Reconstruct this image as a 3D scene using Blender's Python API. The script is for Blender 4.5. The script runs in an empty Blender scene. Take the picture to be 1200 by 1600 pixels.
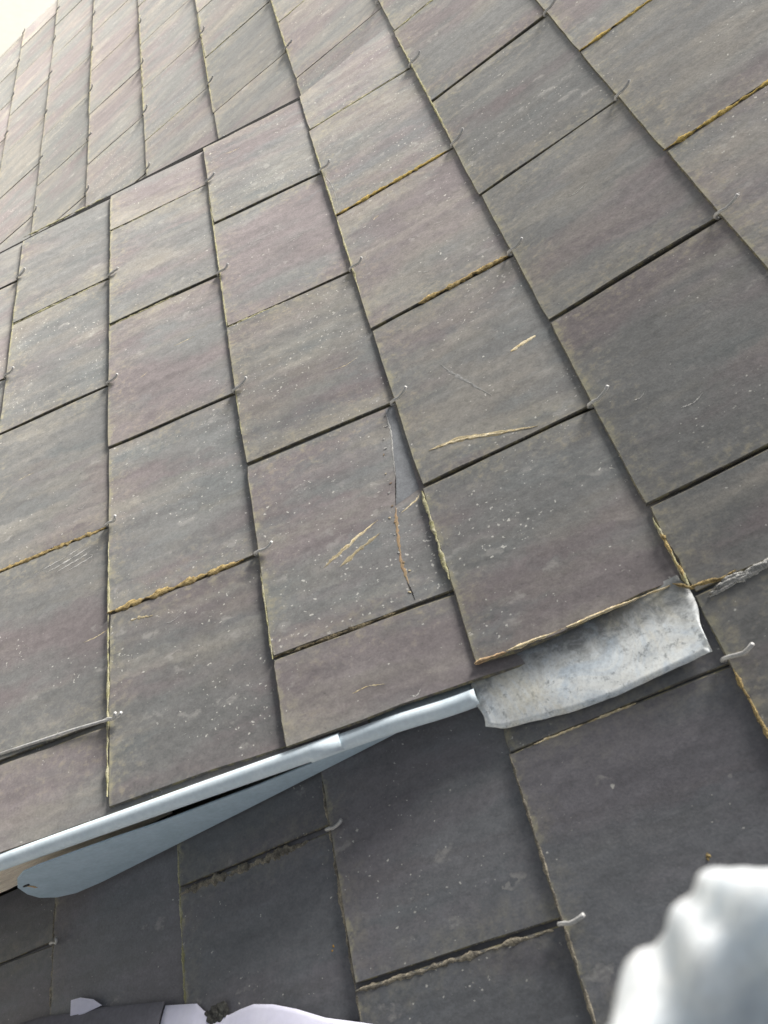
import bpy, bmesh, math, random
from mathutils import Matrix, Vector, noise as mnoise
random.seed(7)
C = bpy.context.scene
col = C.collection
R = math.radians

# ------------------------------------------------------------------ frames
G = 0.17972          # exposed height of one slate course (gauge)
W = 0.24             # slate width
T = 0.0036           # slate thickness
TF = 0.0022          # the thinner slates beyond the dormer
PITCH = 38.0         # pitch of the main roof slope
DEL = 0.21307        # the dormer roof is this much shallower (radians)
HINGE = 0.08515      # the dormer roof meets the main slope this far below line 4
RS = Matrix.Translation((0, 0, 5.0)) @ Matrix.Rotation(R(PITCH), 4, 'X')      # roof frame: x along eaves, y up slope, z out
MS = Matrix.Translation((0, 4*G-HINGE, 0)) @ Matrix.Rotation(-DEL, 4, 'X')    # dormer frame inside the roof frame
def my(i): return (i-4)*G + HINGE        # dormer course line -> y in the dormer frame

# ------------------------------------------------------------------ camera
cam = bpy.data.cameras.new('camera'); co = bpy.data.objects.new('camera', cam); col.objects.link(co)
right = Vector((0.21004246, 0.8185557, -0.53464823))
down = Vector((0.78372055, -0.4679019, -0.40847265))
fwd = Vector((-0.58452054, -0.3332182, -0.7397982))
CAMP = Vector((1.16056, 0.746235, 0.573738))
m = Matrix.Identity(4)
for k, v in enumerate((right, -down, -fwd)):
    for r in range(3): m[r][k] = v[r]
m.translation = CAMP
co.matrix_world = RS @ m
cam.sensor_fit = 'VERTICAL'; cam.sensor_height = 36.0; cam.lens = 1170.754/1600*36.0
cam.clip_start = 0.01; cam.clip_end = 2000
cam.dof.use_dof = True; cam.dof.focus_distance = 0.95; cam.dof.aperture_fstop = 11.0
C.camera = co

# ------------------------------------------------------------------ sky, sun, exposure
SUN_EL, SUN_AZ = 33.0, -52.0       # azimuth from +Y towards +X (negative: from the far side of the roof)
wd = bpy.data.worlds.new('World'); C.world = wd; wd.use_nodes = True
nt = wd.node_tree; bg = nt.nodes['Background']
sky = nt.nodes.new('ShaderNodeTexSky'); sky.sky_type = 'NISHITA'; sky.sun_disc = False
sky.sun_elevation = R(SUN_EL); sky.sun_rotation = R(SUN_AZ); sky.dust_density = 4.0; sky.air_density = 1.0; sky.ozone_density = 1.0
hs = nt.nodes.new('ShaderNodeHueSaturation'); hs.inputs['Saturation'].default_value = 0.34
nt.links.new(sky.outputs[0], hs.inputs['Color']); nt.links.new(hs.outputs[0], bg.inputs[0])
bg.inputs[1].default_value = 0.05
sl = bpy.data.lights.new('sun', 'SUN'); sl.energy = 3.5; sl.angle = R(18); sl.color = (1.0, 0.97, 0.935)
so = bpy.data.objects.new('sun', sl); col.objects.link(so)
az, el = R(SUN_AZ), R(SUN_EL)
sd = Vector((math.sin(az)*math.cos(el), math.cos(az)*math.cos(el), math.sin(el)))
so.rotation_euler = (-sd).to_track_quat('-Z', 'Y').to_euler(); so.location = (0, 0, 30)
C.view_settings.view_transform = 'Standard'; C.view_settings.look = 'None'
C.view_settings.gamma = 1.0; C.view_settings.use_curve_mapping = False
C.view_settings.exposure = 1.08
C.render.engine = 'CYCLES'

# ------------------------------------------------------------------ node helpers
class NB:
    def __init__(s, name):
        s.m = bpy.data.materials.new(name); s.m.use_nodes = True; s.t = s.m.node_tree
        s.b = s.t.nodes['Principled BSDF']
    def n(s, typ, **kw):
        nd = s.t.nodes.new(typ)
        for k, v in kw.items(): setattr(nd, k, v)
        return nd
    def put(s, sock, v):
        if isinstance(v, bpy.types.NodeSocket): s.t.links.new(v, sock)
        else:
            if isinstance(v, tuple) and len(v) == 3 and sock.type == 'RGBA': v = (*v, 1)
            sock.default_value = v
    def math(s, op, a, b=0.0, clamp=False):
        nd = s.n('ShaderNodeMath', operation=op); nd.use_clamp = clamp
        s.put(nd.inputs[0], a); s.put(nd.inputs[1], b); return nd.outputs[0]
    def mapr(s, v, a, b, c=0.0, d=1.0, smooth=False):
        nd = s.n('ShaderNodeMapRange'); nd.clamp = True
        if smooth: nd.interpolation_type = 'SMOOTHSTEP'
        for k, x in enumerate((v, a, b, c, d)): s.put(nd.inputs[k], x)
        return nd.outputs[0]
    def mix(s, f, a, b, mode='MIX'):
        nd = s.n('ShaderNodeMix', data_type='RGBA', blend_type=mode)
        s.put(nd.inputs[0], f); s.put(nd.inputs[6], a); s.put(nd.inputs[7], b); return nd.outputs[2]
    def vmul(s, v, k):
        nd = s.n('ShaderNodeVectorMath', operation='MULTIPLY'); s.put(nd.inputs[0], v); nd.inputs[1].default_value = k; return nd.outputs[0]
    def vadd(s, a, b):
        nd = s.n('ShaderNodeVectorMath', operation='ADD'); s.put(nd.inputs[0], a); s.put(nd.inputs[1], b); return nd.outputs[0]
    def noise(s, v, scale, detail=4.0, rough=0.55, dist=0.0):
        nd = s.n('ShaderNodeTexNoise'); s.put(nd.inputs['Vector'], v)
        nd.inputs['Scale'].default_value = scale; nd.inputs['Detail'].default_value = detail
        nd.inputs['Roughness'].default_value = rough; nd.inputs['Distortion'].default_value = dist
        return nd.outputs['Fac']
    def vor(s, v, scale):
        nd = s.n('ShaderNodeTexVoronoi'); s.put(nd.inputs['Vector'], v); nd.inputs['Scale'].default_value = scale
        return nd.outputs['Distance'], nd.outputs['Color']
    def bump(s, h, strength, dist):
        nd = s.n('ShaderNodeBump'); s.put(nd.inputs['Height'], h)
        nd.inputs['Strength'].default_value = strength; nd.inputs['Distance'].default_value = dist
        s.t.links.new(nd.outputs[0], s.b.inputs['Normal'])
    def set(s, **kw):
        for k, v in kw.items(): s.put(s.b.inputs[k.replace('_', ' ')], v)

def slate_material():
    B = NB('slate')
    oc = B.n('ShaderNodeTexCoord').outputs['Object']
    rnd = B.n('ShaderNodeObjectInfo').outputs['Random']
    off = B.n('ShaderNodeCombineXYZ')
    B.put(off.inputs[0], B.math('MULTIPLY', rnd, 37.0)); B.put(off.inputs[1], B.math('MULTIPLY', rnd, 91.0)); B.put(off.inputs[2], B.math('MULTIPLY', rnd, 53.0))
    v = B.vadd(oc, off.outputs[0])
    # broad weathered bands running with the slope: grey, plum grey, blue grey, tan
    wob_ = B.n('ShaderNodeTexNoise'); B.put(wob_.inputs['Vector'], B.vmul(v, (22.0, 14.0, 18.0))); wob_.inputs['Detail'].default_value = 3.0
    vw = B.vadd(v, B.vmul(wob_.outputs['Color'], (0.016, 0.05, 0.0)))
    wn = B.n('ShaderNodeTexWhiteNoise', noise_dimensions='1D'); B.put(wn.inputs['W'], B.math('MULTIPLY', rnd, 917.0))
    wc = B.n('ShaderNodeSeparateColor'); B.put(wc.inputs[0], wn.outputs['Color'])
    big = B.noise(B.vmul(vw, (10.0, 2.6, 9.0)), 1.0, 3.0, 0.6)
    big2 = B.noise(B.vmul(vw, (15.0, 4.2, 14.0)), 1.7, 4.0, 0.65)
    big3 = B.noise(B.vmul(vw, (21.0, 6.0, 14.0)), 0.8, 4.0, 0.65)
    fine = B.noise(B.vmul(vw, (75.0, 15.0, 60.0)), 1.0, 4.0, 0.65)
    tone = B.math('ADD', B.math('ADD', big, B.math('MULTIPLY', B.math('SUBTRACT', fine, 0.5), 0.10)), B.math('MULTIPLY', B.math('SUBTRACT', wc.outputs[0], 0.5), 0.12))
    plum = B.mapr(tone, 0.44, 0.60, smooth=True)
    c = B.mix(plum, (0.141, 0.142, 0.139), (0.145, 0.1295, 0.130))
    tone2 = B.math('ADD', big2, B.math('MULTIPLY', B.math('SUBTRACT', wc.outputs[1], 0.5), 0.14))
    c = B.mix(B.mapr(tone2, 0.54, 0.68, 0, 0.65), c, (0.126, 0.136, 0.136))
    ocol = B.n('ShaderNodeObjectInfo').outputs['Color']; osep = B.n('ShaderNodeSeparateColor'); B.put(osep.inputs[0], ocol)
    grown_unshaded = osep.outputs[0]                      # how overgrown this slate is; low values also bring in painted shade
    tone3 = B.math('ADD', big3, B.math('MULTIPLY', B.math('SUBTRACT', wc.outputs[2], 0.5), 0.12))
    c = B.mix(B.math('MULTIPLY', B.mapr(tone3, 0.51, 0.69, 0, 0.70), grown_unshaded), c, (0.200, 0.187, 0.166))
    c = B.mix(B.math('SUBTRACT', 1.0, grown_unshaded), c, B.mix(0.62, c, (0.072, 0.079, 0.095)))  # shade over the near slates, put in as a darker, bluer base colour
    c = B.mix(1.0, c, B.mapr(wn.outputs['Value'], 0, 1, 0.88, 1.12), 'MULTIPLY')
    # pale weathering streaks drawn out along the slope
    lay = B.noise(B.vmul(vw, (26.0, 2.6, 10.0)), 1.0, 3.5, 0.58)
    c = B.mix(B.math('MULTIPLY', B.math('MULTIPLY', B.mapr(lay, 0.52, 0.70, 0, 0.62), B.mapr(big2, 0.40, 0.60)), grown_unshaded), c, (0.245, 0.230, 0.200))
    lay2 = B.noise(B.vmul(vw, (34.0, 2.0, 10.0)), 1.7, 3.0, 0.6)
    c = B.mix(B.mapr(lay2, 0.56, 0.72, 0, 0.30), c, (0.100, 0.094, 0.094))
    # faint rain streaks
    st = B.noise(B.vmul(vw, (120.0, 7.0, 10.0)), 1.0, 4.0, 0.6)
    c = B.mix(1.0, c, B.mapr(st, 0.3, 0.7, 0.97, 1.03), 'MULTIPLY')
    # grain
    gr = B.noise(B.vmul(v, (520.0, 420.0, 500.0)), 1.0, 3.0, 0.7)
    gr2 = B.noise(B.vmul(v, (150.0, 100.0, 150.0)), 1.0, 5.0, 0.72)
    c = B.mix(1.0, c, B.mapr(gr, 0.30, 0.70, 0.85, 1.15), 'MULTIPLY')
    c = B.mix(1.0, c, B.mapr(gr2, 0.3, 0.7, 0.84, 1.16), 'MULTIPLY')
    c = B.mix(1.0, c, B.mapr(fine, 0.3, 0.7, 0.85, 1.15), 'MULTIPLY')
    # clusters decide where lichen sits
    clus = B.noise(B.vmul(v, (15.0, 9.0, 16.0)), 1.0, 4.0, 0.65)
    cm = B.math('MULTIPLY', B.mapr(B.math('ADD', clus, B.math('MULTIPLY', B.math('SUBTRACT', wc.outputs[1], 0.5), 0.18)), 0.42, 0.64, 0.0, 1.0), B.mapr(grown_unshaded, 0, 1, 0.75, 1.0))
    # soft pale lichen spots, ragged
    d2, k2 = B.vor(B.vmul(vw, (60.0, 38.0, 40.0)), 1.0)
    kk2 = B.n('ShaderNodeSeparateColor'); B.put(kk2.inputs[0], k2)
    spot2 = B.math('MULTIPLY', B.mapr(B.math('ADD', d2, B.math('MULTIPLY', B.math('SUBTRACT', gr2, 0.5), 1.5)), 0.34, 0.05), B.math('GREATER_THAN', kk2.outputs[0], B.mapr(cm, 0, 1, 0.96, 0.76)))
    c = B.mix(B.math('MULTIPLY', spot2, 0.40), c, (0.34, 0.33, 0.31))
    # small ragged white specks
    f1 = B.noise(B.vmul(v, (330.0, 240.0, 300.0)), 1.0, 1.5, 0.5)
    s1 = B.mapr(B.math('ADD', f1, B.math('MULTIPLY', cm, 0.11)), 0.79, 0.825)
    f2 = B.noise(B.vmul(v, (150.0, 105.0, 130.0)), 1.0, 2.5, 0.6)
    s2 = B.mapr(B.math('ADD', f2, B.math('MULTIPLY', cm, 0.085)), 0.775, 0.82)
    c = B.mix(B.math('MULTIPLY', s1, 0.80), c, (0.52, 0.51, 0.47))
    c = B.mix(B.math('MULTIPLY', s2, 0.75), c, (0.46, 0.45, 0.41))
    s3 = B.mapr(f1, 0.28, 0.23)
    c = B.mix(B.math('MULTIPLY', s3, 0.5), c, (0.06, 0.058, 0.055))
    s4 = B.mapr(B.math('ADD', f2, B.math('MULTIPLY', big2, 0.12)), 0.27, 0.24)
    c = B.mix(B.math('MULTIPLY', s4, 0.5), c, (0.28, 0.23, 0.15))
    # sparse scratches
    sc = B.noise(B.vmul(vw, (430.0, 13.0, 10.0)), 1.0, 2.0, 0.5, 0.3)
    c = B.mix(B.math('MULTIPLY', B.mapr(sc, 0.735, 0.78, 0, 0.40), B.mapr(big3, 0.45, 0.6)), c, (0.36, 0.34, 0.30))
    # algae and lichen along the exposed tail and side edges
    sx = B.n('ShaderNodeSeparateXYZ'); B.put(sx.inputs[0], oc)
    ed = B.math('SUBTRACT', W/2-0.002, B.math('ABSOLUTE', sx.outputs[0]))
    ey = sx.outputs[1]
    en = B.noise(B.vmul(v, (48.0, 48.0, 48.0)), 1.0, 5.0, 0.72)
    edist = B.math('MINIMUM', ed, ey)
    och = B.math('MULTIPLY', B.mapr(B.math('ADD', edist, B.math('MULTIPLY', B.math('SUBTRACT', clus, 0.5), 0.16)), 0.045, 0.0), B.math('MULTIPLY', B.mapr(gr2, 0.52, 0.66), grown_unshaded))
    c = B.mix(B.math('MULTIPLY', och, 0.50), c, (0.29, 0.255, 0.175))
    edge = B.mapr(B.math('SUBTRACT', B.math('DIVIDE', edist, 0.020), B.math('MULTIPLY', B.math('SUBTRACT', en, 0.49), 6.0)), 1.0, -0.8, 0, 1)
    c = B.mix(B.math('MULTIPLY', B.math('MULTIPLY', edge, B.mapr(gr2, 0.36, 0.60)), 0.42), c, (0.215, 0.203, 0.152))
    tail = B.mapr(B.math('SUBTRACT', B.math('DIVIDE', ey, 0.005), B.math('MULTIPLY', B.math('SUBTRACT', en, 0.48), 6.0)), 0.9, 0.0)
    c = B.mix(B.math('MULTIPLY', B.math('MULTIPLY', tail, B.mapr(gr2, 0.34, 0.58)), 0.65), c, (0.28, 0.262, 0.175))
    B.set(Base_Color=c, Roughness=B.mapr(gr2, 0.3, 0.7, 0.36, 0.50), IOR=1.5)
    B.set(Sheen_Weight=0.85, Sheen_Roughness=0.52, Sheen_Tint=B.mix(1.0, c, (5.9, 5.8, 5.6), 'MULTIPLY'))
    h = B.math('ADD', B.math('MULTIPLY', gr2, 0.6), B.math('ADD', B.math('MULTIPLY', gr, 0.35), B.math('MULTIPLY', st, 0.3)))
    B.bump(h, 0.38, 0.0008)
    return B.m

def edge_material():
    B = NB('slate_edge'); oc = B.n('ShaderNodeTexCoord').outputs['Object']
    n1 = B.noise(oc, 90.0, 5.0, 0.7); n2 = B.noise(oc, 500.0, 3.0)
    c = B.mix(B.mapr(n1, 0.45, 0.62), (0.10, 0.095, 0.085), (0.23, 0.205, 0.115))
    c = B.mix(B.mapr(n2, 0.62, 0.72), c, (0.36, 0.33, 0.25))
    B.set(Base_Color=c, Roughness=0.85); B.bump(n2, 0.6, 0.001); return B.m

def simple(name, colr, rough=0.7, metal=0.0, scale=60.0, var=0.25, col2=None, bump=0.3, bd=0.001, sc2=None, stretch=(1, 1, 1), sheen=0.0):
    B = NB(name); oc = B.n('ShaderNodeTexCoord').outputs['Object']; v = B.vmul(oc, stretch)
    n1 = B.noise(v, scale, 5.0, 0.65); n2 = B.noise(v, scale*6, 3.0, 0.6)
    c = B.mix(B.mapr(n1, 0.38, 0.62), colr, col2 or tuple(x*(1-var) for x in colr))
    c = B.mix(1.0, c, B.mapr(n2, 0.3, 0.7, 1-var*0.6, 1+var*0.6), 'MULTIPLY')
    B.set(Base_Color=c, Roughness=B.mapr(n1, 0.3, 0.7, rough-0.06, rough+0.06), Metallic=metal)
    if sheen: B.set(Sheen_Weight=sheen, Sheen_Roughness=0.55, Sheen_Tint=B.mix(1.0, c, (5.0, 4.9, 4.7), 'MULTIPLY'))
    B.bump(B.math('ADD', n1, B.math('MULTIPLY', n2, 0.4)), bump, bd); return B.m

def lead_material():
    B = NB('lead'); oc = B.n('ShaderNodeTexCoord').outputs['Object']
    n1 = B.noise(oc, 16.0, 6.0, 0.7, 0.8); n2 = B.noise(oc, 55.0, 6.0, 0.75, 0.5); n3 = B.noise(oc, 330.0, 4.0, 0.7)
    c = B.mix(B.mapr(n1, 0.36, 0.62), (0.80, 0.86, 0.89), (0.87, 0.86, 0.79))
    c = B.mix(B.mapr(n2, 0.54, 0.72, 0, 0.8), c, (0.46, 0.51, 0.55))
    c = B.mix(B.mapr(n2, 0.40, 0.30), c, (0.88, 0.89, 0.87))
    sp = B.n('ShaderNodeSeparateXYZ'); B.put(sp.inputs[0], oc)
    # dirt washed down from under the slates (upper edge)
    dirt = B.mapr(B.math('ADD', B.math('DIVIDE', sp.outputs[0], 0.030), B.math('MULTIPLY', B.math('SUBTRACT', n2, 0.5), 2.4)), 1.0, 0.1)
    c = B.mix(B.math('MULTIPLY', dirt, 0.85), c, (0.12, 0.125, 0.125))
    n4 = B.noise(oc, 150.0, 5.0, 0.75)
    c = B.mix(B.mapr(n4, 0.56, 0.66, 0, 0.75), c, (0.24, 0.26, 0.265))
    c = B.mix(B.mapr(n3, 0.60, 0.70, 0, 0.6), c, (0.30, 0.30, 0.28))
    c = B.mix(B.mapr(n1, 0.52, 0.66, 0, 0.6), c, (0.66, 0.63, 0.50))
    c = B.mix(B.mapr(n1, 0.46, 0.36, 0, 0.6), c, (0.48, 0.56, 0.63))
    c = B.mix(1.0, c, B.mapr(n3, 0.3, 0.7, 0.80, 1.15), 'MULTIPLY')
    B.set(Base_Color=c, Roughness=0.62, Metallic=0.1)
    B.bump(B.math('ADD', n2, B.math('MULTIPLY', n3, 0.5)), 0.35, 0.0005); return B.m

M_SL = slate_material(); M_ED = edge_material()
M_HOOK = simple('hook_steel', (0.58, 0.575, 0.555), 0.45, 0.25, 120, 0.3)
M_DECK = simple('deck_timber', (0.06, 0.05, 0.042), 0.9, 0, 20, 0.3)
M_ZINC = simple('painted_zinc', (0.74, 0.83, 0.87), 0.62, 0.0, 45, 0.08, (0.66, 0.76, 0.81), 0.2, 0.0006)
M_PLATE = simple('zinc_plate_shaded', (0.52, 0.64, 0.73), 0.5, 0.05, 38, 0.12, (0.46, 0.58, 0.66), 0.15, 0.0006)  # same metal as the strip; shade of its turned face put into the colour
M_LEAD = lead_material()
M_WOOD = simple('weathered_wood', (0.84, 0.75, 0.64), 0.85, 0, 26, 0.22, (0.60, 0.52, 0.43), 0.7, 0.002, stretch=(8, 1, 8), sheen=0.5)
M_MOSSY = simple('yellow_moss', (0.37, 0.28, 0.125), 0.95, 0, 170, 0.5, (0.13, 0.095, 0.04), 1.0, 0.003, sheen=0.6)
M_MOSSB = simple('brown_moss', (0.17, 0.135, 0.075), 0.95, 0, 110, 0.45, (0.055, 0.045, 0.03), 1.0, 0.003)
M_OCHRE = simple('ochre_moss', (0.50, 0.37, 0.11), 0.95, 0, 190, 0.4, (0.24, 0.175, 0.06), 1.0, 0.003, sheen=0.6)
M_CRUST = simple('grey_brown_crust', (0.23, 0.205, 0.155), 0.95, 0, 130, 0.45, (0.09, 0.082, 0.068), 1.0, 0.003, sheen=0.6)
M_MOSSG = simple('green_lichen', (0.23, 0.22, 0.11), 0.95, 0, 130, 0.4, (0.36, 0.34, 0.24), 1.0, 0.002, sheen=0.6)
M_PALE = simple('fresh_slate_chip', (0.56, 0.50, 0.36), 0.9, 0, 200, 0.35, (0.36, 0.29, 0.16), 0.6, 0.001, sheen=1.0)
M_BARE = simple('bare_slate', (0.150, 0.157, 0.166), 0.6, 0, 90, 0.28, (0.112, 0.118, 0.126), 0.2, 0.0006, sheen=1.0)
M_TAN = simple('tan_stain', (0.30, 0.25, 0.15), 0.9, 0, 200, 0.3, (0.20, 0.175, 0.12), 0.5, 0.001, sheen=1.0)
M_FAINT = simple('faint_scuff', (0.22, 0.22, 0.215), 0.9, 0, 220, 0.35, sheen=1.0)
M_RUST = simple('rust_stain', (0.27, 0.18, 0.105), 0.9, 0, 160, 0.35, (0.22, 0.17, 0.10), 0.6, 0.001, sheen=1.0)
M_DARK = simple('crack_dirt', (0.03, 0.028, 0.025), 0.95, 0, 200, 0.3)
M_GREY = simple('grey_chip', (0.40, 0.40, 0.39), 0.9, 0, 180, 0.4, (0.22, 0.22, 0.21), 0.8, 0.002, stretch=(1, 6, 1), sheen=1.0)
M_CLOTH = simple('pale_cloth', (0.48, 0.53, 0.57), 0.9, 0, 85, 0.16, (0.62, 0.65, 0.66), 0.3, 0.001)
_n = M_CLOTH.node_tree.nodes['Principled BSDF']; _n.inputs['Subsurface Weight'].default_value = 1.0; _n.inputs['Subsurface Scale'].default_value = 0.02; _n.inputs['Subsurface Radius'].default_value = (1.0, 1.0, 1.0)
M_LILAC = simple('lilac_sheet', (0.74, 0.73, 0.84), 0.6, 0, 30, 0.06, (0.70, 0.69, 0.82), 0.1, 0.001)
M_GCLOTH = simple('grey_cloth', (0.19, 0.185, 0.205), 0.9, 0, 60, 0.15, (0.165, 0.16, 0.175), 0.4, 0.001)
M_YARD = simple('pale_concrete', (0.60, 0.575, 0.50), 0.9, 0, 0.8, 0.06, (0.58, 0.555, 0.48), 0.2, 0.01)
M_WALL = simple('render_wall', (0.70, 0.67, 0.60), 0.9, 0, 3, 0.1)

# ------------------------------------------------------------------ object helpers
FR = {}                                       # object name -> its matrix in the roof frame
def thing(name, label, cat, mat_s, group=None):
    o = bpy.data.objects.new(name, None); col.objects.link(o); o.empty_display_size = 0.2
    o.matrix_world = RS @ mat_s; FR[o.name] = mat_s.copy()
    o['label'] = label; o['category'] = cat; o['kind'] = 'thing'
    if group: o['group'] = group
    return o
def link(name, me, mat_s, parent=None, label=None, cat=None, kind=None, group=None):
    o = bpy.data.objects.new(name, me); col.objects.link(o)
    if parent is not None:
        o.parent = parent; o.matrix_basis = FR[parent.name].inverted() @ mat_s
    else: o.matrix_world = RS @ mat_s
    FR[o.name] = mat_s.copy()
    if label: o['label'] = label
    if cat: o['category'] = cat
    if kind: o['kind'] = kind
    if group: o['group'] = group
    return o
def mesh(name, vs, fs, mats, fm=None, smooth=False):
    me = bpy.data.meshes.new(name); me.from_pydata([tuple(v) for v in vs], [], fs)
    for mt in (mats if isinstance(mats, (list, tuple)) else [mats]): me.materials.append(mt)
    if fm: me.polygons.foreach_set('material_index', fm)
    if smooth: me.polygons.foreach_set('use_smooth', [True]*len(fs))
    me.update(); return me

def slate_mesh(xl, xr, length, seed, rough_l=0.0004, rough_r=0.0004, rough_t=0.0003, xl2=None, xr2=None, chips=2, th=T):
    """slate: tail on y=0, top face z=0 .. ; irregular sawn outline, small worn bevel"""
    rn = random.Random(seed); xl2 = xl if xl2 is None else xl2; xr2 = xr if xr2 is None else xr2
    nt_, ns = 14, 12
    chip = [(rn.uniform(0.05, 0.95), rn.uniform(0.0007, 0.0020), rn.uniform(0.01, 0.03)) for _ in range(chips)]
    def tl(f):
        d = rn.uniform(-1, 1)*rough_t
        for c, a, wd_ in chip: d += a*max(0, 1-abs(f-c)/wd_)
        if f < 0.001 or f > 0.999: d += rn.uniform(0, 0.0018)
        return d
    pts = []
    for k in range(nt_+1):
        f = k/nt_; pts.append((xl+(xr-xl)*f, tl(f)))
    def wob(rg, k, ph): return rg*(rn.uniform(-1, 1) + 1.2*math.sin(k*0.9+ph))
    ph1, ph2 = rn.uniform(0, 6), rn.uniform(0, 6)
    for k in range(1, ns+1):
        f = k/ns; pts.append((xr+(xr2-xr)*f + wob(rough_r, k, ph1), length*f))
    for k in range(ns, 0, -1):
        f = k/ns; pts.append((xl+(xl2-xl)*f + wob(rough_l, k, ph2), length*f))
    n = len(pts); cx = sum(p[0] for p in pts)/n; cy = length/2
    vs, fs, fm = [], [], []
    bv = [rn.uniform(0.0004, 0.0013) for _ in range(n)]
    def inset(p, b):
        return (p[0]+(b if p[0] < cx else -b) if True else p[0], p[1] + (b if p[1] < cy else -b))
    for k, p in enumerate(pts):
        q = inset(p, bv[k]); vs.append((q[0], q[1], 0.0))
    for k, p in enumerate(pts): vs.append((p[0], p[1], -bv[k]*0.8))
    for k, p in enumerate(pts): vs.append((p[0], p[1], -th))
    fs.append(tuple(range(n))); fm.append(0)
    for k in range(n):
        j = (k+1) % n
        fs.append((n+k, n+j, j, k)); fm.append(1)
        fs.append((2*n+k, 2*n+j, n+j, n+k)); fm.append(1)
    fs.append(tuple(range(3*n-1, 2*n-1, -1))); fm.append(1)
    return mesh('slate', vs, fs, [M_SL, M_ED], fm)

GAP = 0.0038
LEN = 2.42*G
FULL = [slate_mesh(-W/2+GAP/2, W/2-GAP/2, LEN, 100+k, chips=k % 3) for k in range(10)]
FULLT = [slate_mesh(-W/2+GAP/2-0.0008, W/2-GAP/2+0.0008, LEN, 300+k, chips=k % 3, th=TF) for k in range(10)]
SLOPE = -math.atan(T/G)
rs = random.Random(21)
slates = {}
def add_slate(parent, frame, key, i, y, x0, x1, seed, extra=0.0, z=None, tk=T, **kw):
    """frame: matrix of the plane; y: tail; x0..x1: sides (m)"""
    xc = (x0+x1)/2
    full = abs((x1-x0)-W) < 0.0019 and not kw
    if full: me = (FULLT if x1-x0 > W+0.001 else FULL)[rs.randrange(len(FULL))]
    else:
        xa = kw.pop('xc', xc); 
        l2, r2 = kw.pop('l2', None), kw.pop('r2', None)
        xc = xa
        me = slate_mesh(x0-xc+GAP/2, x1-xc-GAP/2, kw.pop('length', LEN), seed,
                        th=tk, xl2=None if l2 is None else l2-xc+GAP/2, xr2=None if r2 is None else r2-xc-GAP/2, **kw)
    zz = (tk*0.5 + rs.uniform(0, 0.0012 if tk == T else 0.0005)) if z is None else z
    M = frame @ Matrix.Translation((xc+rs.uniform(-0.0009, 0.0009), y+rs.uniform(-0.0018, 0.0018), zz)) \
        @ Matrix.Rotation(-math.atan(tk/G)+extra+rs.uniform(-0.0015, 0.0015), 4, 'X') @ Matrix.Rotation(rs.uniform(-0.004, 0.004), 4, 'Z') @ Matrix.Rotation(rs.uniform(-0.003, 0.003), 4, 'Y')
    o = link('slate', me, M, parent); slates[key] = o
    if key[0] == 'N': o.color = (rs.uniform(0.0, 0.25), 1, 1, 1)      # cleaner slates in front of the dormer, shade painted into their colour
    return o

# ------------------------------------------------------------------ slate hooks
def tube(path, rad, seg=7, cap=True):
    vs, fs = [], []; n = len(path); P = [Vector(p) for p in path]
    up0 = Vector((1, 0, 0))
    for k, p in enumerate(P):
        t = (P[min(k+1, n-1)] - P[max(k-1, 0)]).normalized()
        a = up0 - t*up0.dot(t)
        a = a.normalized() if a.length > 1e-4 else Vector((0, 0, 1)); b = t.cross(a)
        r = rad[k] if isinstance(rad, (list, tuple)) else rad
        for s in range(seg):
            an = 2*math.pi*s/seg; vs.append(p + (a*math.cos(an)+b*math.sin(an))*r)
    for k in range(n-1):
        for s in range(seg):
            s2 = (s+1) % seg; fs.append((k*seg+s, k*seg+s2, (k+1)*seg+s2, (k+1)*seg+s))
    if cap: fs.append(tuple(range(seg-1, -1, -1))); fs.append(tuple(range((n-1)*seg, n*seg)))
    return vs, fs
def hook_mesh(seed, shank=False):
    rn = random.Random(seed); a = rn.uniform(-0.0015, 0.0025); lift = rn.uniform(0.004, 0.009); ln = rn.uniform(0.016, 0.022)
    path = [(0, 0.03, -T-0.0016), (0, 0.006, -T-0.0016), (0, -0.0016, -T-0.001), (0, -0.0032, -0.002), (0.0002, -0.002, 0.0010),
            (0.0006, 0.003, 0.0024), (0.0014, 0.35*ln, 0.0026), (0.0012+a, 0.6*ln, 0.0036), (a, 0.8*ln, 0.6*lift), (a-0.0012, ln, lift)]
    if shank: path = [(0.003, -0.150, -0.0010), (0.001, -0.09, -0.0006), (-0.0004, -0.04, 0.0004)] + [(0.0, -0.012, 0.0010)] + path[5:]
    v, f = tube(path, [0.00158]*(len(path)-1)+[0.0016])
    return mesh('slate_hook', v, f, M_HOOK, smooth=True)
HOOKS = [hook_mesh(k) for k in range(6)]; HOOK_L = hook_mesh(11, True)
def add_hook(parent, frame, x, y, z=T*0.5, me=None):
    M = frame @ Matrix.Translation((x+rs.uniform(-0.002, 0.002), y, z+0.0008)) @ Matrix.Rotation(rs.uniform(-0.10, 0.10), 4, 'Z')
    return link('slate_hook', me or HOOKS[rs.randrange(6)], M, parent)

# ------------------------------------------------------------------ ground
def ground():
    s = 600; n = 12; vs = []; fs = []
    for a in range(n+1):
        for b in range(n+1): vs.append((-s+2*s*a/n, -s+2*s*b/n, 0))
    for a in range(n):
        for b in range(n): k = a*(n+1)+b; fs.append((k, k+n+1, k+n+2, k+1))
    o = bpy.data.objects.new('ground', mesh('ground', vs, fs, M_YARD)); col.objects.link(o)
    o['kind'] = 'structure'
ground()

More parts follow.
